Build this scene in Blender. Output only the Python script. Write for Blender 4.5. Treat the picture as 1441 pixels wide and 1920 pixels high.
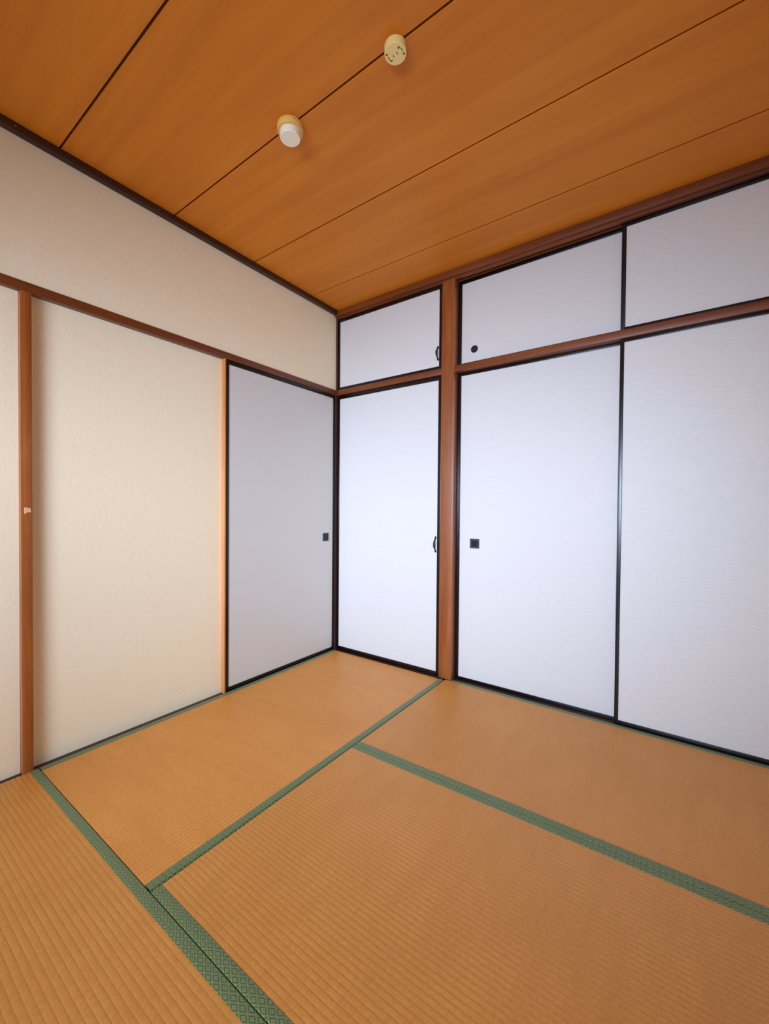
import bpy, bmesh, math, random
from mathutils import Vector, Matrix

for o in list(bpy.data.objects):
    bpy.data.objects.remove(o, do_unlink=True)
scene = bpy.context.scene
COL = scene.collection

# ------------------------------------------------------------------ camera
CAM = (1.9288, -2.2282, 0.9937)
YAW, PITCH, ROLL = -0.6385, -0.0154, 0.0077
F_PX = 786.33
cam_data = bpy.data.cameras.new('camera')
cam_data.sensor_fit = 'HORIZONTAL'
cam_data.sensor_width = 36.0
cam_data.lens = F_PX / 1441.0 * 36.0
cam_data.shift_x = (720.5 - 688.63) / 1441.0
cam_data.shift_y = (964.86 - 960.0) / 1441.0
cam_data.clip_start = 0.02
cam = bpy.data.objects.new('camera', cam_data)
COL.objects.link(cam)
fw = Vector((math.sin(YAW) * math.cos(PITCH), math.cos(YAW) * math.cos(PITCH), math.sin(PITCH)))
rt = Vector((math.cos(YAW), -math.sin(YAW), 0.0))
up = rt.cross(fw)
cr, sr = math.cos(ROLL), math.sin(ROLL)
rr, uu = rt * cr + up * sr, rt * -sr + up * cr
m3 = Matrix((rr, uu, -fw)).transposed()
cam.matrix_world = Matrix.Translation(CAM) @ m3.to_4x4()
scene.camera = cam

# ------------------------------------------------------------------ world, daylight, exposure
world = bpy.data.worlds.new('world')
scene.world = world
world.use_nodes = True
wn = world.node_tree.nodes
bg = wn['Background']
bg.inputs['Color'].default_value = (0.60, 0.79, 1.0, 1)
bg.inputs['Strength'].default_value = 0.7

# daylight coming in through the balcony window behind the camera
sky = bpy.data.lights.new('window_daylight', 'AREA')
sky.shape = 'RECTANGLE'
sky.size, sky.size_y = 2.2, 1.4
sky.energy = 96.0
sky.spread = math.radians(72)
sky.color = (0.62, 0.745, 1.0)
sky_o = bpy.data.objects.new('window_daylight', sky)
COL.objects.link(sky_o)
sky_o.location = (1.85, -4.7, 1.50)
sky_o.rotation_euler = (math.radians(90 - 2), 0, math.radians(13.5))

vs = scene.view_settings
vs.view_transform = 'Standard'
vs.look = 'None'
vs.gamma = 1.0
vs.use_curve_mapping = False
vs.exposure = 0.0

# ------------------------------------------------------------------ material helpers
def srgb(r, g, b):
    f = lambda c: (c / 255 / 12.92) if c <= 10 else ((c / 255 + 0.055) / 1.055) ** 2.4
    return (f(r), f(g), f(b), 1)


class NT:
    def __init__(self, name):
        self.m = bpy.data.materials.new(name)
        self.m.use_nodes = True
        self.t = self.m.node_tree
        self.b = self.t.nodes['Principled BSDF']

    def n(self, typ, **kw):
        nd = self.t.nodes.new(typ)
        for k, v in kw.items():
            if k.startswith('i_'):
                nd.inputs[k[2:].replace('_', ' ')].default_value = v
            else:
                setattr(nd, k, v)
        return nd

    def l(self, a, b):
        self.t.links.new(a, b)

    def math(self, op, a, b=None, c=None):
        nd = self.n('ShaderNodeMath', operation=op)
        for i, v in enumerate((a, b, c)):
            if v is None:
                continue
            if isinstance(v, (int, float)):
                nd.inputs[i].default_value = v
            else:
                self.l(v, nd.inputs[i])
        return nd.outputs[0]

    def coords(self, scale=(1, 1, 1), src='Object'):
        tc = self.n('ShaderNodeTexCoord')
        mp = self.n('ShaderNodeMapping')
        mp.inputs['Scale'].default_value = scale
        self.l(tc.outputs[src], mp.inputs['Vector'])
        return mp.outputs[0]

    def noise(self, vec, scale, detail=3, rough=0.5, dist=0.0):
        nd = self.n('ShaderNodeTexNoise')
        nd.inputs['Scale'].default_value = scale
        nd.inputs['Detail'].default_value = detail
        nd.inputs['Roughness'].default_value = rough
        nd.inputs['Distortion'].default_value = dist
        self.l(vec, nd.inputs['Vector'])
        return nd.outputs[0]

    def ramp(self, fac, stops):
        nd = self.n('ShaderNodeValToRGB')
        cr_ = nd.color_ramp
        while len(cr_.elements) < len(stops):
            cr_.elements.new(0.5)
        for e, (p, c) in zip(cr_.elements, stops):
            e.position = p
            e.color = c
        self.l(fac, nd.inputs[0])
        return nd.outputs[0]

    def mix(self, fac, a, b, blend='MIX'):
        nd = self.n('ShaderNodeMix', data_type='RGBA', blend_type=blend)
        for i, v in ((0, fac), (6, a), (7, b)):
            if isinstance(v, (int, float, tuple)):
                nd.inputs[i].default_value = v
            else:
                self.l(v, nd.inputs[i])
        return nd.outputs[2]

    def bump(self, h, strength=0.3, dist=0.001, prev=None):
        nd = self.n('ShaderNodeBump')
        nd.inputs['Strength'].default_value = strength
        nd.inputs['Distance'].default_value = dist
        self.l(h, nd.inputs['Height'])
        if prev is not None:
            self.l(prev, nd.inputs['Normal'])
        return nd.outputs[0]

    def set(self, color=None, rough=None, normal=None, spec=None, coat=None, coat_rough=None, metal=None, sheen=None):
        b = self.b
        if color is not None:
            if isinstance(color, tuple):
                b.inputs['Base Color'].default_value = color
            else:
                self.l(color, b.inputs['Base Color'])
        for k, v in (('Roughness', rough), ('Specular IOR Level', spec), ('Coat Weight', coat),
                     ('Coat Roughness', coat_rough), ('Metallic', metal), ('Sheen Weight', sheen)):
            if v is not None:
                if isinstance(v, (int, float)):
                    b.inputs[k].default_value = v
                else:
                    self.l(v, b.inputs[k])
        if normal is not None:
            self.l(normal, b.inputs['Normal'])
        return self.m


def wood(name, c_dark, c_mid, c_light, axis, rough=0.42, fine=1.0, coat=0.0):
    """straight-grained wood, grain running along axis"""
    k = NT(name)
    i = 'xyz'.index(axis)
    sc = [1.0, 1.0, 1.0]
    sc[i] = 0.045
    v = k.coords(tuple(sc))
    broad = k.noise(v, 26 * fine, 4, 0.55, 0.4)
    finef = k.noise(v, 210 * fine, 3, 0.6)
    sc2 = [1.0, 1.0, 1.0]
    sc2[i] = 0.35
    cloud = k.noise(k.coords(tuple(sc2)), 5.0, 2, 0.5)
    f = k.math('ADD', k.math('MULTIPLY', broad, 0.55), k.math('MULTIPLY', finef, 0.25))
    f = k.math('ADD', f, k.math('MULTIPLY', cloud, 0.2))
    col = k.ramp(f, [(0.36, c_dark), (0.5, c_mid), (0.64, c_light)])
    bp = k.bump(finef, 0.12, 0.0004)
    return k.set(col, rough, bp, spec=0.5, coat=coat, coat_rough=0.36)


def mat_ceiling():
    k = NT('ceiling_wood')
    v = k.coords((0.05, 1, 1))
    broad = k.noise(v, 16, 4, 0.55, 0.3)
    fine = k.noise(v, 240, 2, 0.6)
    cloud = k.noise(k.coords((0.5, 1, 1)), 3.2, 2, 0.5)
    f = k.math('ADD', k.math('MULTIPLY', broad, 0.5), k.math('MULTIPLY', fine, 0.2))
    f = k.math('ADD', f, k.math('MULTIPLY', cloud, 0.3))
    col = k.ramp(f, [(0.34, srgb(205, 116, 24)), (0.5, srgb(217, 129, 31)), (0.66, srgb(228, 141, 38))])
    return k.set(col, 0.5, k.bump(fine, 0.06, 0.0003), spec=0.3)


def mat_plaster():
    k = NT('cream_plaster')
    v = k.coords()
    a = k.noise(v, 260, 4, 0.65)
    b = k.noise(v, 75, 3, 0.6)
    spk = k.noise(v, 420, 2, 0.5)
    col = k.mix(k.math('MULTIPLY', k.math('GREATER_THAN', spk, 0.64), 0.25), srgb(247, 232, 198), srgb(202, 184, 140))
    col = k.mix(k.math('MULTIPLY', b, 0.16), col, srgb(250, 238, 206))
    h = k.math('ADD', k.math('MULTIPLY', a, 0.6), k.math('MULTIPLY', b, 0.5))
    return k.set(col, 0.8, k.bump(h, 0.45, 0.0022), spec=0.25)


def mat_paper(name, axis, c1=(211, 209, 204), strength=0.9):
    """ribbed fusuma paper: fine wavering horizontal lines"""
    k = NT(name)
    v = k.coords((1, 1, 1))
    warp = k.noise(v, 7, 2, 0.5)
    sc = (0.06, 0.06, 1.0)
    tc = k.n('ShaderNodeTexCoord')
    sep = k.n('ShaderNodeSeparateXYZ')
    k.l(tc.outputs['Object'], sep.inputs[0])
    z = k.math('ADD', sep.outputs[2], k.math('MULTIPLY', warp, 0.03))
    comb = k.n('ShaderNodeCombineXYZ')
    k.l(k.math('MULTIPLY', sep.outputs[0], 0.07), comb.inputs[0])
    k.l(k.math('MULTIPLY', sep.outputs[1], 0.07), comb.inputs[1])
    k.l(z, comb.inputs[2])
    lines = k.noise(comb.outputs[0], 230, 3, 0.55)
    col = k.mix(k.math('MULTIPLY', lines, 0.12), srgb(*c1), srgb(c1[0] - 22, c1[1] - 22, c1[2] - 18))
    return k.set(col, 0.46, k.bump(lines, strength, 0.0012), spec=0.5)


def mat_tatami(axis):
    """woven rush: cross rushes between the ribs (the ribs themselves are modelled)"""
    k = NT('tatami_rush_' + axis)
    # axis = direction in which the ribs run; single rushes lie across it
    sc_r = (1.0, 0.08, 1.0) if axis == 'x' else (0.08, 1.0, 1.0)
    rush = k.noise(k.coords(sc_r), 420, 3, 0.65)
    tone = k.noise(k.coords((0.9, 0.22, 1) if axis == 'x' else (0.22, 0.9, 1)), 22, 3, 0.55)
    big = k.noise(k.coords(), 2.2, 2, 0.5)
    f = k.math('ADD', k.math('MULTIPLY', rush, 0.34), k.math('MULTIPLY', tone, 0.36))
    f = k.math('ADD', f, k.math('MULTIPLY', big, 0.3))
    tn = 1.0 if axis == 'x' else 1.06  # mats along y coloured lighter, standing in for sheen of the turned rushes
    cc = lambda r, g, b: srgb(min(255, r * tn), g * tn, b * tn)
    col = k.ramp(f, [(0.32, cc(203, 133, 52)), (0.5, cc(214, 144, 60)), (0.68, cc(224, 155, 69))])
    fleck = k.noise(k.coords(), 110, 3, 0.7)
    col = k.mix(k.ramp(fleck, [(0.42, (0, 0, 0, 1)), (0.72, (0.32, 0.32, 0.32, 1))]), col, cc(168, 100, 30))
    # darker thread line at the bottom of each rib valley, 15.3 mm apart
    tc = k.n('ShaderNodeTexCoord')
    sep = k.n('ShaderNodeSeparateXYZ')
    k.l(tc.outputs['Object'], sep.inputs[0])
    c = sep.outputs[1] if axis == 'x' else sep.outputs[0]
    fr = k.math('FRACT', k.math('DIVIDE', c, 0.0153))
    d = k.math('ABSOLUTE', k.math('SUBTRACT', fr, 0.5))
    line = k.math('MULTIPLY', k.math('GREATER_THAN', d, 0.455), k.math('MULTIPLY_ADD', tone, 0.9, -0.02))
    col = k.mix(line, col, srgb(120, 74, 30))
    bp = k.bump(rush, 0.35, 0.0006)
    return k.set(col, 0.45, bp, spec=0.6)


def mat_border(axis):
    """green brocade border, staggered diamonds with a little cross"""
    k = NT('brocade_' + axis)
    tc = k.n('ShaderNodeTexCoord')
    sep = k.n('ShaderNodeSeparateXYZ')
    k.l(tc.outputs['Object'], sep.inputs[0])
    a, b = (sep.outputs[0], sep.outputs[1]) if axis == 'x' else (sep.outputs[1], sep.outputs[0])
    a = k.math('DIVIDE', a, 0.0297)
    b = k.math('DIVIDE', b, 0.0182)
    u = k.math('ADD', a, b)
    v = k.math('SUBTRACT', a, b)
    du = k.math('ABSOLUTE', k.math('SUBTRACT', u, k.math('ROUND', u)))
    dv = k.math('ABSOLUTE', k.math('SUBTRACT', v, k.math('ROUND', v)))
    mx = k.math('MAXIMUM', du, dv)
    mn = k.math('MINIMUM', du, dv)
    inside = k.math('LESS_THAN', mx, 0.325)
    ring = k.math('MULTIPLY', inside, k.math('GREATER_THAN', mx, 0.262))
    cross = k.math('MULTIPLY', k.math('LESS_THAN', mx, 0.245), k.math('LESS_THAN', mn, 0.035))
    weave = k.noise(k.coords((1, 1, 1)), 900, 2, 0.5)
    green = k.mix(weave, srgb(88, 110, 50), srgb(108, 131, 68))
    green = k.mix(k.math('MULTIPLY', k.math('GREATER_THAN', mx, 0.455), 0.5), green, srgb(136, 150, 84))
    inner = k.mix(weave, srgb(104, 124, 80), srgb(142, 152, 118))
    col = k.mix(k.math('LESS_THAN', mx, 0.245), green, inner)
    dark = k.math('MAXIMUM', ring, k.math('MULTIPLY', cross, 0.45))
    col = k.mix(dark, col, srgb(22, 34, 32))
    return k.set(col, 0.55, k.bump(weave, 0.2, 0.0004), spec=0.45, sheen=0.15)


def plain(name, c, rough, **kw):
    k = NT(name)
    n = k.noise(k.coords(), 60, 2, 0.5)
    col = k.mix(k.math('MULTIPLY', n, 0.12), srgb(*c), srgb(*[max(0, x - 14) for x in c]))
    return k.set(col, rough, **kw)


M_CEIL = mat_ceiling()
M_GROOVE = plain('ceiling_groove', (92, 58, 30), 0.8)
M_PLASTER = mat_plaster()
M_PAPER = mat_paper('fusuma_paper', 'x')
M_PAPER_SIDE = mat_paper('fusuma_paper_side', 'y', (214, 211, 203), 0.3)
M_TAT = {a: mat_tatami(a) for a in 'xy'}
M_BORD = {a: mat_border(a) for a in 'xy'}
M_CORE = plain('tatami_core', (150, 112, 66), 0.9)
WD, WM, WL = srgb(112, 54, 20), srgb(138, 72, 28), srgb(160, 92, 42)
M_WOOD = {a: wood('reddish_wood_' + a, WD, WM, WL, a, 0.34, coat=1.0) for a in 'xyz'}
HD, HM, HL = srgb(92, 42, 14), srgb(114, 56, 20), srgb(134, 72, 30)
M_RAIL = {a: wood('brown_rail_wood_' + a, HD, HM, HL, a, 0.4, coat=0.1) for a in 'xyz'}
M_LPOST = wood('orange_brown_post_wood', srgb(128, 64, 22), srgb(158, 86, 34), srgb(180, 104, 48), 'z', 0.34, coat=0.4)
M_LITWOOD = wood('window_lit_wood_z', srgb(186, 116, 60), srgb(208, 140, 82), srgb(222, 158, 98), 'z', 0.4)  # jamb wood, window light on its side put into the pale colour
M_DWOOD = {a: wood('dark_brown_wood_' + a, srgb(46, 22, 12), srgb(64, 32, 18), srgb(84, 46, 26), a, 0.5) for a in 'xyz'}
M_LACQ = NT('black_lacquer').set(srgb(9, 6, 7), 0.27, spec=0.5)
M_METAL = NT('shaded_recess_metal').set(srgb(30, 28, 34), 0.32, metal=0.3, spec=0.5)
M_PULL = NT('grey_black_metal').set(srgb(58, 54, 66), 0.4, metal=0.2, spec=0.5)
M_BRONZE = NT('dark_bronze').set(srgb(62, 44, 40), 0.35, metal=0.6, spec=0.5)
M_CREAM = plain('aged_cream_plastic', (238, 194, 104), 0.42, spec=0.5)
M_CREAM2 = plain('light_cream_plastic', (250, 222, 142), 0.38, spec=0.5)
M_WHITE = plain('white_plastic', (255, 248, 226), 0.4, spec=0.5)
M_SLOT = NT('slot_black').set(srgb(14, 10, 8), 0.7)
M_ALU = NT('aluminium').set(srgb(176, 170, 160), 0.4, metal=0.7)
M_CONC = plain('balcony_concrete', (150, 148, 142), 0.9)
M_TAPE = plain('paper_residue', (226, 178, 138), 0.7)


def mat_glass():
    k = NT('window_glass')
    t = k.t
    out = [n for n in t.nodes if n.type == 'OUTPUT_MATERIAL'][0]
    tr = k.n('ShaderNodeBsdfTransparent')
    gl = k.n('ShaderNodeBsdfGlossy')
    gl.inputs['Roughness'].default_value = 0.02
    mx = k.n('ShaderNodeMixShader')
    mx.inputs[0].default_value = 0.06
    k.l(tr.outputs[0], mx.inputs[1])
    k.l(gl.outputs[0], mx.inputs[2])
    k.l(mx.outputs[0], out.inputs[0])
    return k.m


M_GLASS = mat_glass()

# ------------------------------------------------------------------ mesh helpers
def add_box(bm, x0, x1, y0, y1, z0, z1):
    vs_ = [bm.verts.new(p) for p in ((x0, y0, z0), (x1, y0, z0), (x1, y1, z0), (x0, y1, z0),
                                      (x0, y0, z1), (x1, y0, z1), (x1, y1, z1), (x0, y1, z1))]
    for f in ((3, 2, 1, 0), (4, 5, 6, 7), (0, 1, 5, 4), (1, 2, 6, 5), (2, 3, 7, 6), (3, 0, 4, 7)):
        bm.faces.new([vs_[i] for i in f])


def bevelled(bm, w, seg=2):
    bmesh.ops.bevel(bm, geom=list(bm.edges), offset=w, segments=seg, affect='EDGES', profile=0.6)


def add_lathe(bm, prof, cx=0, cy=0, seg=40):
    """prof = [(r, z)...] revolved about z"""
    rings = []
    for r, z in prof:
        if r < 1e-6:
            rings.append([bm.verts.new((cx, cy, z))])
        else:
            rings.append([bm.verts.new((cx + r * math.cos(2 * math.pi * i / seg), cy + r * math.sin(2 * math.pi * i / seg), z)) for i in range(seg)])
    for a, b in zip(rings, rings[1:]):
        for i in range(seg):
            j = (i + 1) % seg
            if len(a) == 1 and len(b) == 1:
                continue
            if len(a) == 1:
                bm.faces.new((a[0], b[j], b[i]))
            elif len(b) == 1:
                bm.faces.new((a[i], a[j], b[0]))
            else:
                bm.faces.new((a[i], a[j], b[j], b[i]))


def add_tube(bm, pts, rads, seg=12):
    pts = [Vector(p) for p in pts]
    rings = []
    for i, p in enumerate(pts):
        d = (pts[min(i + 1, len(pts) - 1)] - pts[max(i - 1, 0)]).normalized()
        a = Vector((1, 0, 0)) if abs(d.x) < 0.9 else Vector((0, 1, 0))
        s = d.cross(a).normalized()
        t = d.cross(s)
        rings.append([bm.verts.new(p + (s * math.cos(2 * math.pi * k / seg) + t * math.sin(2 * math.pi * k / seg)) * rads[i]) for k in range(seg)])
    for a, b in zip(rings, rings[1:]):
        for k in range(seg):
            j = (k + 1) % seg
            bm.faces.new((a[k], a[j], b[j], b[k]))
    bm.faces.new(rings[0][::-1])
    bm.faces.new(rings[-1])


def obj(name, bm, mat, parent=None, smooth=False):
    bmesh.ops.recalc_face_normals(bm, faces=list(bm.faces))
    me = bpy.data.meshes.new(name)
    bm.to_mesh(me)
    bm.free()
    me.materials.append(mat)
    if smooth:
        for p in me.polygons:
            p.use_smooth = True
        me.set_sharp_from_angle(angle=math.radians(35))
    o = bpy.data.objects.new(name, me)
    COL.objects.link(o)
    if parent is not None:
        o.parent = parent
    return o


def box_obj(name, b, mat, parent=None, bevel=0.0, seg=2):
    bm = bmesh.new()
    add_box(bm, *b)
    if bevel:
        bevelled(bm, bevel, seg)
    return obj(name, bm, mat, parent, smooth=bool(bevel))


def tag(o, label=None, cat=None, group=None, kind=None):
    if label:
        o['label'] = label
    if cat:
        o['category'] = cat
    if group:
        o['group'] = group
    if kind:
        o['kind'] = kind
    return o


def thing(name, label, cat, loc, group=None):
    o = bpy.data.objects.new(name, None)
    o.empty_display_size = 0.1
    COL.objects.link(o)
    o.location = loc
    return tag(o, label, cat, group, 'thing')


def struct(o, label):
    return tag(o, label, None, None, 'structure')


# ------------------------------------------------------------------ dimensions (metres)
RX, RY = 2.55, -3.40          # room: x 0..2.55, y 0..-3.40
ZC = 2.354                    # ceiling
K0, K1 = 1.777, 1.812         # lintel rail
SEAM = 0.4545

# ------------------------------------------------------------------ setting
struct(box_obj('floor', (-0.10, RX + 0.10, RY - 0.10, 0.12, -0.12, -0.056), M_CORE),
       'boarded sub-floor under the straw mats')

ceil = struct(box_obj('ceiling', (-0.06, RX + 0.10, RY - 0.10, 0.14, ZC + 0.009, ZC + 0.06), M_GROOVE),
              'ceiling of wide orange-brown wooden boards with dark joints')
edges = [0.0, -0.267, -0.7215, -1.180, -1.6325, -2.087, -2.5415, -2.996, RY]
for a, b in zip(edges, edges[1:]):
    ya = a - (0.0038 if a < 0 else 0)
    yb = b + (0.0038 if b > RY else 0)
    box_obj('ceiling_board', (0.0, RX, yb, ya, ZC, ZC + 0.0088), M_CEIL, ceil, 0.0012, 1)

# left wall: the thick wall, and its plaster fields
wl = struct(box_obj('wall_left', (-0.12, -0.036, RY - 0.10, 0.12, -0.056, ZC + 0.009), M_PLASTER),
            'left wall of cream textured plaster divided by brown rails')
box_obj('upper_plaster', (-0.0355, -0.008, RY, -0.0005, K1, ZC - 0.002), M_PLASTER, wl)
box_obj('recessed_plaster', (-0.0355, -0.030, -1.7175, -0.8975, -0.05, K0 + 0.002), M_PLASTER, wl)
box_obj('side_plaster', (-0.0355, -0.022, RY, -1.7525, -0.05, K0 - 0.0005), M_PLASTER, wl)

wb = struct(box_obj('wall_back', (-0.035, RX + 0.10, 0.085, 0.14, -0.056, ZC + 0.009), M_DWOOD['x']),
            'back of the built-in closets behind the sliding doors')
struct(box_obj('wall_right', (RX, RX + 0.10, RY - 0.10, 0.085, -0.056, ZC + 0.009), M_PLASTER),
       'right wall of cream plaster')
# wall with the balcony window, behind the camera
WX0, WX1, WZ1 = 0.45, 2.40, 1.80
bm = bmesh.new()
add_box(bm, -0.035, WX0, RY - 0.10, RY, -0.056, ZC + 0.009)
add_box(bm, WX1, RX, RY - 0.10, RY, -0.056, ZC + 0.009)
add_box(bm, WX0, WX1, RY - 0.10, RY, WZ1, ZC + 0.009)
struct(obj('wall_front', bm, M_PLASTER), 'wall with the balcony window, facing the closets')

w = bpy.data.objects.new('window_1', None)
COL.objects.link(w)
w.location = ((WX0 + WX1) / 2, RY - 0.05, 0)
struct(w, 'sliding glass balcony window facing the closets')
hw = (WX1 - WX0) / 2
bm = bmesh.new()
add_box(bm, -hw, hw, -0.045, 0.045, 0.0, 0.03)
add_box(bm, -hw, hw, -0.045, 0.045, WZ1 - 0.03, WZ1)
add_box(bm, -hw, -hw + 0.03, -0.045, 0.045, 0.03, WZ1 - 0.03)
add_box(bm, hw - 0.03, hw, -0.045, 0.045, 0.03, WZ1 - 0.03)
obj('window_frame', bm, M_ALU, w)
for (sx0, sx1, sy) in ((-hw + 0.03, 0.025, 0.02), (-0.025, hw - 0.03, -0.02)):
    bm = bmesh.new()
    add_box(bm, sx0, sx0 + 0.045, sy - 0.014, sy + 0.014, 0.031, WZ1 - 0.031)
    add_box(bm, sx1 - 0.045, sx1, sy - 0.014, sy + 0.014, 0.031, WZ1 - 0.031)
    add_box(bm, sx0 + 0.045, sx1 - 0.045, sy - 0.014, sy + 0.014, 0.031, 0.095)
    add_box(bm, sx0 + 0.045, sx1 - 0.045, sy - 0.014, sy + 0.014, WZ1 - 0.075, WZ1 - 0.031)
    s = obj('window_sash', bm, M_ALU, w)
    box_obj('window_pane', (sx0 + 0.045, sx1 - 0.045, sy - 0.002, sy + 0.002, 0.095, WZ1 - 0.075), M_GLASS, s)

# --- trim -----------------------------------------------------------------
def trim(n, b, mat, label, bevel=0.0012):
    return struct(box_obj('trim_%d' % n, b, mat, None, bevel), label)


t1 = trim(1, (-0.0355, 0.0, RY, -0.0005, K0, K1), M_RAIL['y'], 'brown lintel rail along the left wall')
t2 = trim(2, (-0.0355, 0.0, -1.752, -1.718, -0.001, K0 - 0.0003), M_LPOST,
          'brown post on the left wall between plaster and recessed panel')
t3 = trim(3, (-0.0355, -0.0005, -0.8975, -0.8895, -0.001, K0 - 0.0003), M_LITWOOD,
          'thin brown jamb, painted as lit by the window, between recessed panel and left sliding door', 0.0006)
t4 = trim(4, (0.804, 0.884, 0.0, 0.0845, -0.001, 2.3145), M_WOOD['z'],
          'tall brown post between hinged and sliding closet doors', 0.002)
t5 = trim(5, (0.0005, 0.8035, 0.0, 0.0845, K0, K1), M_RAIL['x'], 'brown rail between upper and lower hinged closet doors')
t6 = trim(6, (0.8845, RX, 0.0, 0.0845, K0, K1), M_RAIL['x'], 'brown rail between upper and lower sliding closet doors')
t7 = trim(7, (-0.0075, 0.020, RY, -0.0205, 2.3255, ZC - 0.0003), M_DWOOD['y'], 'dark brown ceiling moulding along the left wall')  # darker stain, also deepened to carry the weak grazing light in its colour
t8 = trim(8, (-0.0075, RX, -0.020, 0.0845, 2.315, ZC - 0.0003), M_RAIL['x'], 'brown ceiling moulding above the closets')
bm = bmesh.new()
add_box(bm, 0.0005, 0.8035, 0.0, 0.0845, 2.304, 2.3148)
add_box(bm, 0.8845, RX, 0.0, 0.016, 2.304, 2.3148)
add_box(bm, 0.8845, RX, 0.0412, 0.0448, 2.304, 2.3148)
add_box(bm, 0.8845, RX, 0.068, 0.0845, 2.304, 2.3148)
struct(obj('trim_9', bm, M_RAIL['x']), 'grooved brown head rail above the upper closet doors')
# closet sills
trim(10, (0.0005, 0.8035, -0.019, 0.0845, -0.055, -0.0015), M_DWOOD['x'], 'brown sill under the hinged closet doors')
trim(11, (0.8845, RX, 0.0135, 0.0845, -0.055, -0.0015), M_DWOOD['x'], 'brown sill under the sliding closet doors')
trim(12, (-0.0295, -0.0015, RY, -0.8905, -0.055, -0.0015), M_DWOOD['y'], 'dark strip between straw mats and left wall')
trim(13, (-0.0355, -0.0015, -0.8885, -0.013, -0.055, -0.0015), M_DWOOD['y'], 'sill under the left sliding door')
bm = bmesh.new()
add_box(bm, -0.0345, 0.0045, -0.0118, 0.0845, -0.055, K0 - 0.0004)
add_box(bm, -0.0075, 0.0058, -0.0018, 0.0845, K1 + 0.0004, 2.3035)
struct(obj('trim_14', bm, M_DWOOD['z']), 'thin dark brown corner strip between left wall and closets')

# nail heads in the dark ceiling moulding
def unproj(u, v, axis, val):
    dx, dy = (u - 688.63) / F_PX, -(v - 964.86) / F_PX
    d = rr * dx + uu * dy + fw
    t = (val - CAM[axis]) / d[axis]
    return Vector(CAM) + d * t


for (u, v) in ((29, 236), (298, 393)):
    p = unproj(u, v, 0, 0.020)
    bm = bmesh.new()
    add_lathe(bm, [(0, 0.0), (0.0022, 0.0), (0.0018, 0.0008), (0, 0.001)], seg=12)
    bmesh.ops.rotate(bm, verts=bm.verts, cent=(0, 0, 0), matrix=Matrix.Rotation(math.pi / 2, 3, 'Y'))
    bmesh.ops.translate(bm, verts=bm.verts, vec=(0.0201, p.y, p.z))
    tag(obj('nail_head', bm, M_ALU, t7, True), 'pale nail head')

# torn paper left on the post of the left wall
rnd = random.Random(4)
p = unproj(52, 958, 0, 0.0)
bm = bmesh.new()
outline = [(-0.011, 0.012), (-0.006, 0.014), (0.003, 0.011), (0.009, 0.009), (0.010, -0.006), (0.002, -0.004), (-0.005, -0.008), (-0.010, -0.012)]
lo = [bm.verts.new((0.0002, p.y + a, p.z + b)) for a, b in outline]
hi = [bm.verts.new((0.0007, p.y + a * 0.94, p.z + b * 0.94)) for a, b in outline]
bm.faces.new(lo[::-1])
bm.faces.new(hi)
for i in range(len(lo)):
    j = (i + 1) % len(lo)
    bm.faces.new((lo[i], lo[j], hi[j], hi[i]))
tag(obj('paper_scrap', bm, M_TAPE, t2), 'torn pale paper scrap')

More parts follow.
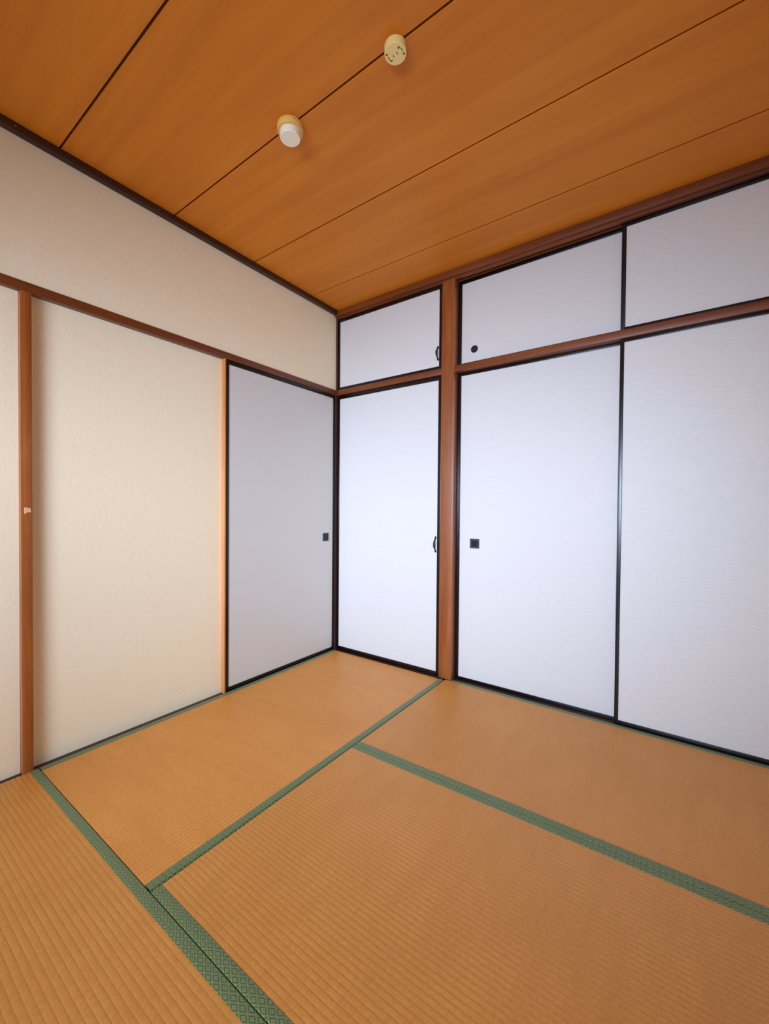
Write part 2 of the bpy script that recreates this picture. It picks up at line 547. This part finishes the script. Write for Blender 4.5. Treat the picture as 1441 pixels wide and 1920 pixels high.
# ------------------------------------------------------------------ straw mats
def mat_obj(label, x0, x1, ya, yb, axis, dz=0.0, borders=(1, 1), border_extra=None, ya1=None, yb1=None):
    """ya = far edge (towards the closets), yb = near edge; ya1/yb1 = the same at x1 when the mat tapers.
    axis = long direction; borders = (far or left, near or right)"""
    cx, cy = (x0 + x1) / 2, (ya + yb) / 2
    root = thing('tatami_mat', label, 'tatami mat', (cx, cy, -0.055), 'tatami mats covering the floor')
    ya1 = ya if ya1 is None else ya1
    yb1 = yb if yb1 is None else yb1
    pitch, amp, top = 0.0153, 0.0005, 0.055 + dz
    far = lambda x: ya + (ya1 - ya) * (x - x0) / (x1 - x0)
    near = lambda x: yb + (yb1 - yb) * (x - x0) / (x1 - x0)
    IN = 0.004                                  # the rush stops inside the folded cloth
    P = lambda x, y, z: (x - cx, y - cy, z)
    bm = bmesh.new()
    if axis == 'x':
        us = lambda s, x: near(x) + IN + (far(x) - near(x) - 2 * IN) * s
        span, c0 = ya - yb - 2 * IN, yb + IN - cy
    else:
        span, c0 = x1 - x0 - 2 * IN, x0 + IN - cx
    # ribbed profile across the mat
    samples = []
    k0 = math.ceil(c0 / pitch)
    pos = c0
    cuts = [c0]
    n = math.floor((c0 + span) / pitch)
    for k in range(k0 - 1, n + 1):
        for fr in (0.0, 0.12, 0.32, 0.5, 0.68, 0.88):
            q = (k + fr) * pitch
            if c0 < q < c0 + span:
                cuts.append(q)
    cuts.append(c0 + span)
    prof = []
    for q in cuts:
        fr = (q / pitch) % 1.0
        prof.append((q, -amp * (1 - math.sin(math.pi * fr) ** 0.4)))
    rows = []
    ends = 6
    for e in range(ends + 1):
        t = e / ends
        row = []
        for q, h in prof:
            s = (q - c0) / span
            if axis == 'x':
                x = x0 + (x1 - x0) * t
                row.append(bm.verts.new(P(x, us(s, x), top + h)))
            else:
                y = ya + (yb - ya) * t
                row.append(bm.verts.new(P(x0 + IN + span * s, y, top + h)))
        rows.append(row)
    for r0, r1 in zip(rows, rows[1:]):
        for i in range(len(r0) - 1):
            bm.faces.new((r0[i], r0[i + 1], r1[i + 1], r1[i]))
    # sides and bottom
    loop = rows[0] + [r[-1] for r in rows[1:-1]] + rows[-1][::-1] + [r[0] for r in rows[1:-1]][::-1]
    low = [bm.verts.new((v.co.x, v.co.y, 0.0)) for v in loop]
    for i in range(len(loop)):
        j = (i + 1) % len(loop)
        bm.faces.new((loop[i], loop[j], low[j], low[i]))
    bm.faces.new(low[::-1])
    obj('woven_rush', bm, M_TAT[axis], root, True)
    # cloth borders folded over the two long sides
    bw = 0.0285
    for side, on in enumerate(borders):
        if not on:
            continue
        bm = bmesh.new()
        if axis == 'x':
            xa, xb = x0 - 0.0002, x1
            ex = 0.0
            if border_extra and side == 0:
                xa, ex = border_extra
            stations = [xa + (xb - xa) * i / 24 for i in range(25)]
            sec = []
            for x in stations:
                o_ = (far(x) + ex) if side == 0 else near(x)
                sg = -1 if side == 0 else 1
                sec.append((x, o_, sg))
        else:
            stations = [ya + (yb - ya) * i / 24 for i in range(25)]
            sec = []
            for y in stations:
                o_ = x0 if side == 0 else x1
                sg = 1 if side == 0 else -1
                sec.append((y, o_, sg))
        rows = []
        rr_ = random.Random(int(abs(cx * 100)) + side)
        for si, (t, o_, sg) in enumerate(sec):
            wob = rr_.uniform(-0.0004, 0.0004) if 0 < si < len(sec) - 1 else 0
            endz = 0.0
            pr = [(0.0, 0.012), (-0.0006, top - 0.005), (0.0002, top - 0.0012), (0.0022, top + 0.0008), (0.008, top + 0.0014),
                  (bw - 0.004 + wob, top + 0.0012), (bw - 0.0006 + wob, top + 0.0006), (bw + wob, top - 0.0008), (bw * 0.5, top - 0.004), (0.003, 0.012)]
            row = []
            for d, z in pr:
                if axis == 'x':
                    row.append(bm.verts.new((t - cx, o_ + sg * d - cy, z)))
                else:
                    row.append(bm.verts.new((o_ + sg * d - cx, t - cy, z)))
            rows.append(row)
        for r0, r1 in zip(rows, rows[1:]):
            m = len(r0)
            for i in range(m):
                j = (i + 1) % m
                bm.faces.new((r0[i], r0[j], r1[j], r1[i]))
        bm.faces.new(rows[0][::-1])
        bm.faces.new(rows[-1])
        obj('cloth_border', bm, M_BORD[axis], root, True)
    return root


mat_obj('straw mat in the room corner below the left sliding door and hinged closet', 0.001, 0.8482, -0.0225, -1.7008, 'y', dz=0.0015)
mat_obj('straw mat running along the foot of the sliding closet doors', 0.8535, 2.549, -0.0035, -0.8494, 'x', borders=(1, 1),
        border_extra=(0.888, 0.0155), ya1=-0.0035, yb1=-0.8134)
mat_obj('straw mat in the middle of the floor, second from the sliding closet doors', 0.8535, 2.549, -0.8506, -1.7010, 'x', ya1=-0.8146, yb1=-1.7010)
mat_obj('straw mat at the lower left of the photo, below the left wall post', 0.001, 1.6985, -1.7022, -2.5500, 'x')
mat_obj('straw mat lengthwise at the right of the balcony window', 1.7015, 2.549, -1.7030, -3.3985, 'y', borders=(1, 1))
mat_obj('straw mat along the balcony window', 0.001, 1.6985, -2.5520, -3.3985, 'x')

# ------------------------------------------------------------------ sliding and hinged doors
def door(name, label, group, x0, x1, z0, z1, yf, stiles, rail_b, rail_t, paper, thick=0.022, frame=None):
    """panel door facing -y, front face of its frame at y = yf; local origin at base centre"""
    cx = (x0 + x1) / 2
    root = thing(name, label, 'door', (cx, yf, z0), group)
    frame = frame or M_LACQ
    a, b, h = x0 - cx, x1 - cx, z1 - z0
    sl, sr_ = stiles
    box_obj('paper_panel', (a + sl - 0.003, b - sr_ + 0.003, 0.003, thick - 0.003, rail_b - 0.003, h - rail_t + 0.003), paper, root)
    box_obj('stile', (a, a + sl, 0, thick, 0, h), frame, root, 0.0022, 3)
    box_obj('stile', (b - sr_, b, 0, thick, 0, h), frame, root, 0.0022, 3)
    box_obj('bottom_rail', (a + sl, b - sr_, 0.0004, thick, 0, rail_b), frame, root, 0.0018, 2)
    box_obj('top_rail', (a + sl, b - sr_, 0.0004, thick, h - rail_t, h), frame, root, 0.0018, 2)
    return root


def square_pull(root, x, z, y=0.003, hs=0.0272):
    bm = bmesh.new()
    i_ = hs * 0.66
    add_box(bm, -hs, hs, -0.0035, 0.0, i_, hs)
    add_box(bm, -hs, hs, -0.0035, 0.0, -hs, -i_)
    add_box(bm, -hs, -i_, -0.0035, 0.0, -i_, i_)
    add_box(bm, i_, hs, -0.0035, 0.0, -i_, i_)
    bmesh.ops.translate(bm, verts=bm.verts, vec=(x, y, z))
    o = obj('finger_pull', bm, M_PULL, root)
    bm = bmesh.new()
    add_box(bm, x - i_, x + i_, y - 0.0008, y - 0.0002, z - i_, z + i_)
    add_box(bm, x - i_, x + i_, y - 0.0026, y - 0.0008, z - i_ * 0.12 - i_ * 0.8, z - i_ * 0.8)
    obj('recessed_plate', bm, M_METAL, o)  # plate darker than its frame: shade of the recess put into the colour


def round_pull(root, x, z, y=0.003, r=0.0205):
    bm = bmesh.new()
    add_lathe(bm, [(0.0, 0.0006), (r * 0.72, 0.0006), (r * 0.78, 0.0028), (r * 0.92, 0.0034), (r, 0.0016), (r, 0.0), (0.0, 0.0)], seg=36)
    bmesh.ops.rotate(bm, verts=bm.verts, cent=(0, 0, 0), matrix=Matrix.Rotation(math.pi / 2, 3, 'X'))
    bmesh.ops.translate(bm, verts=bm.verts, vec=(x, y, z))
    obj('round_finger_pull', bm, M_SLOT, root, True)


def bow_pull(root, x, z, h, mat, y=0.0):
    bm = bmesh.new()
    pts, rads = [], []
    n = 14
    for i in range(n + 1):
        t = i / n
        zz = -h * 0.42 + h * 0.84 * t
        bow = math.sin(math.pi * t) ** 0.7
        pts.append((x, y - 0.003 - 0.019 * bow, z + zz))
        rads.append(0.0030 + 0.0030 * math.sin(math.pi * t) ** 2)
    add_tube(bm, pts, rads, 12)
    for s in (-1, 1):
        bmesh.ops.create_uvsphere(bm, u_segments=14, v_segments=8, radius=0.0060,
                                  matrix=Matrix.Translation((x, y - 0.0035, z + s * h * 0.44)))
        bmesh.ops.create_uvsphere(bm, u_segments=10, v_segments=6, radius=0.0046,
                                  matrix=Matrix.Translation((x, y - 0.0025, z + s * h * 0.5)))
    obj('bow_handle', bm, mat, root, True)


# hinged pair at the left of the post
d = door('closet_door', 'tall hinged white closet door in the corner with bronze bow handle', 'hinged closet doors left of the tall post',
         0.0065, 0.8025, 0.0015, 1.7760, 0.006, (0.017, 0.020), 0.026, 0.028, M_PAPER)
bow_pull(d, 0.7745 - 0.4045, 0.782 - 0.0015, 0.088, M_BRONZE)
d = door('closet_door', 'small upper hinged white cupboard door with black bow handle, left of the post', 'hinged closet doors left of the tall post',
         0.0065, 0.8025, 1.8130, 2.3030, 0.006, (0.016, 0.019), 0.018, 0.023, M_PAPER)
bow_pull(d, 0.778 - 0.4045, 1.906 - 1.813, 0.076, M_SLOT)
# sliding pairs at the right
SG = 'sliding closet doors right of the tall post'
d = door('closet_door', 'tall white sliding closet door with square black pull beside the post', SG,
         0.8850, 1.7250, 0.0, 1.7755, 0.0460, (0.023, 0.023), 0.018, 0.016, M_PAPER)
square_pull(d, 0.999 - 1.305, 0.797)
d = door('closet_door', 'tall white sliding closet door at the right edge of the photo', SG,
         1.7000, 2.5480, 0.0, 1.7755, 0.0180, (0.0165, 0.020), 0.020, 0.014, M_PAPER)
square_pull(d, 2.436 - 2.124, 0.797)
d = door('closet_door', 'upper white sliding cupboard door with round black pull beside the post', SG,
         0.8850, 1.7250, 1.8135, 2.3070, 0.0460, (0.023, 0.023), 0.018, 0.023, M_PAPER)
round_pull(d, 0.984 - 1.305, 1.900 - 1.8135)
d = door('closet_door', 'upper white sliding cupboard door at the right edge of the photo', SG,
         1.7000, 2.5480, 1.8135, 2.3070, 0.0180, (0.0185, 0.020), 0.017, 0.022, M_PAPER)
round_pull(d, 2.45 - 2.124, 1.900 - 1.8135)

# sliding door of the left wall: built facing -y, then turned to face +x
d = door('sliding_door', 'grey-white sliding door on the left wall with square black pull near the corner', None,
         0.0130, 0.8885, 0.0010, 1.7760, 0.0, (0.0195, 0.0185), 0.023, 0.024, M_PAPER_SIDE)
d.rotation_euler = (0, 0, math.pi / 2)
d.location = (-0.0025, -0.45075, 0.001)
square_pull(d, 0.45075 - 0.101, 0.794)

# ------------------------------------------------------------------ ceiling fittings
# round detector with white cap
dp = unproj(544, 237, 2, ZC)
root = thing('heat_detector', 'cream round ceiling detector with white drum cap on the board joint, nearer the left wall', 'detector', (dp.x, dp.y, ZC))
bm = bmesh.new()
add_lathe(bm, [(0, -0.0003), (0.0455, -0.0003), (0.0465, -0.003), (0.0455, -0.0205), (0.0442, -0.0225), (0.0412, -0.0230), (0.0398, -0.0212), (0.0, -0.0215)], seg=56)
o = obj('detector_base', bm, M_CREAM, root, True)
bm = bmesh.new()
add_lathe(bm, [(0.0375, -0.0216), (0.0395, -0.0222), (0.0392, -0.0242), (0.0372, -0.0246), (0.0366, -0.0230)], seg=56)
tag(obj('cream_ring', bm, M_CREAM2, root, True), 'glossy pale yellow ring')
bm = bmesh.new()
add_lathe(bm, [(0.0362, -0.0218), (0.0365, -0.0235), (0.0356, -0.0425), (0.0335, -0.0450), (0.0, -0.0458)], seg=56)
tag(obj('drum_cap', bm, M_WHITE, root, True), 'white drum-shaped cap')
# little screw hole in the side of the base, facing the camera
aim = Vector((CAM[0] - dp.x, CAM[1] - dp.y, 0)).normalized()
ang = math.atan2(aim.y, aim.x) + 0.30
bm = bmesh.new()
add_lathe(bm, [(0, 0.0), (0.0017, 0.0), (0.0017, 0.0012), (0, 0.0013)], seg=12)
bmesh.ops.rotate(bm, verts=bm.verts, cent=(0, 0, 0), matrix=Matrix.Rotation(math.pi / 2, 3, 'Y'))
bmesh.ops.translate(bm, verts=bm.verts, vec=(0.0452, 0, -0.0085))
bmesh.ops.rotate(bm, verts=bm.verts, cent=(0, 0, 0), matrix=Matrix.Rotation(ang, 3, 'Z'))
obj('screw_hole', bm, M_SLOT, root, True)

# ceiling lamp socket with twist-lock slots
sp = unproj(741, 87, 2, ZC)
root = thing('ceiling_socket', 'cream round ceiling lamp socket with curved twist-lock slots, on the board joint', 'socket', (sp.x, sp.y, ZC))
bm = bmesh.new()
add_lathe(bm, [(0, -0.0003), (0.0325, -0.0003), (0.0330, -0.002), (0.0322, -0.0215), (0.0308, -0.0230), (0.0, -0.0230)], seg=56)
obj('socket_body', bm, M_CREAM2, root, True)
zf = -0.0234
# measured slot marks, image px on the socket face
FX, FY = 700, 50
S = 1441 / 90.0


def face(px, py):
    q = unproj(FX + px / S, FY + py / S, 2, ZC - 0.0231)
    return Vector((q.x - sp.x, q.y - sp.y, 0))


def slot(pts, w, nm='slot'):
    bm = bmesh.new()
    P_ = [face(*p_) for p_ in pts]
    L, R_ = [], []
    for i, q in enumerate(P_):
        dvec = (P_[min(i + 1, len(P_) - 1)] - P_[max(i - 1, 0)]).normalized()
        nrm = Vector((-dvec.y, dvec.x, 0))
        L.append(q + nrm * w / 2)
        R_.append(q - nrm * w / 2)
    top = [bm.verts.new((v.x, v.y, -0.0231)) for v in L + R_[::-1]]
    bot = [bm.verts.new((v.x, v.y, -0.0236)) for v in L + R_[::-1]]
    n_ = len(P_)
    for i in range(n_ - 1):
        for ring in (top, bot):
            bm.faces.new((ring[i], ring[i + 1], ring[2 * n_ - 2 - i], ring[2 * n_ - 1 - i]))
    for i in range(2 * n_):
        j = (i + 1) % (2 * n_)
        bm.faces.new((top[i], top[j], bot[j], bot[i]))
    obj(nm, bm, M_SLOT, root)


slot([(805, 630), (835, 660), (862, 700), (878, 745)], 0.0016, 'curved_slot')
slot([(770, 595), (738, 655)], 0.0040, 'slot_end')
slot([(932, 780), (886, 825)], 0.0036, 'slot_end')
slot([(432, 905), (460, 960), (492, 1000), (525, 1025)], 0.0016, 'curved_slot')
slot([(418, 832), (370, 862)], 0.0036, 'slot_end')
slot([(566, 1010), (530, 1048)], 0.0030, 'slot_end')
slot([(680, 758), (728, 826)], 0.0017, 'contact_slot')
slot([(582, 858), (620, 905)], 0.0017, 'contact_slot')

# balcony slab outside the window (out of frame, gives the light from below)
struct(box_obj('balcony_floor', (-0.6, 3.2, RY - 1.25, RY - 0.11, -0.12, -0.06), M_CONC), 'concrete balcony slab outside the window')
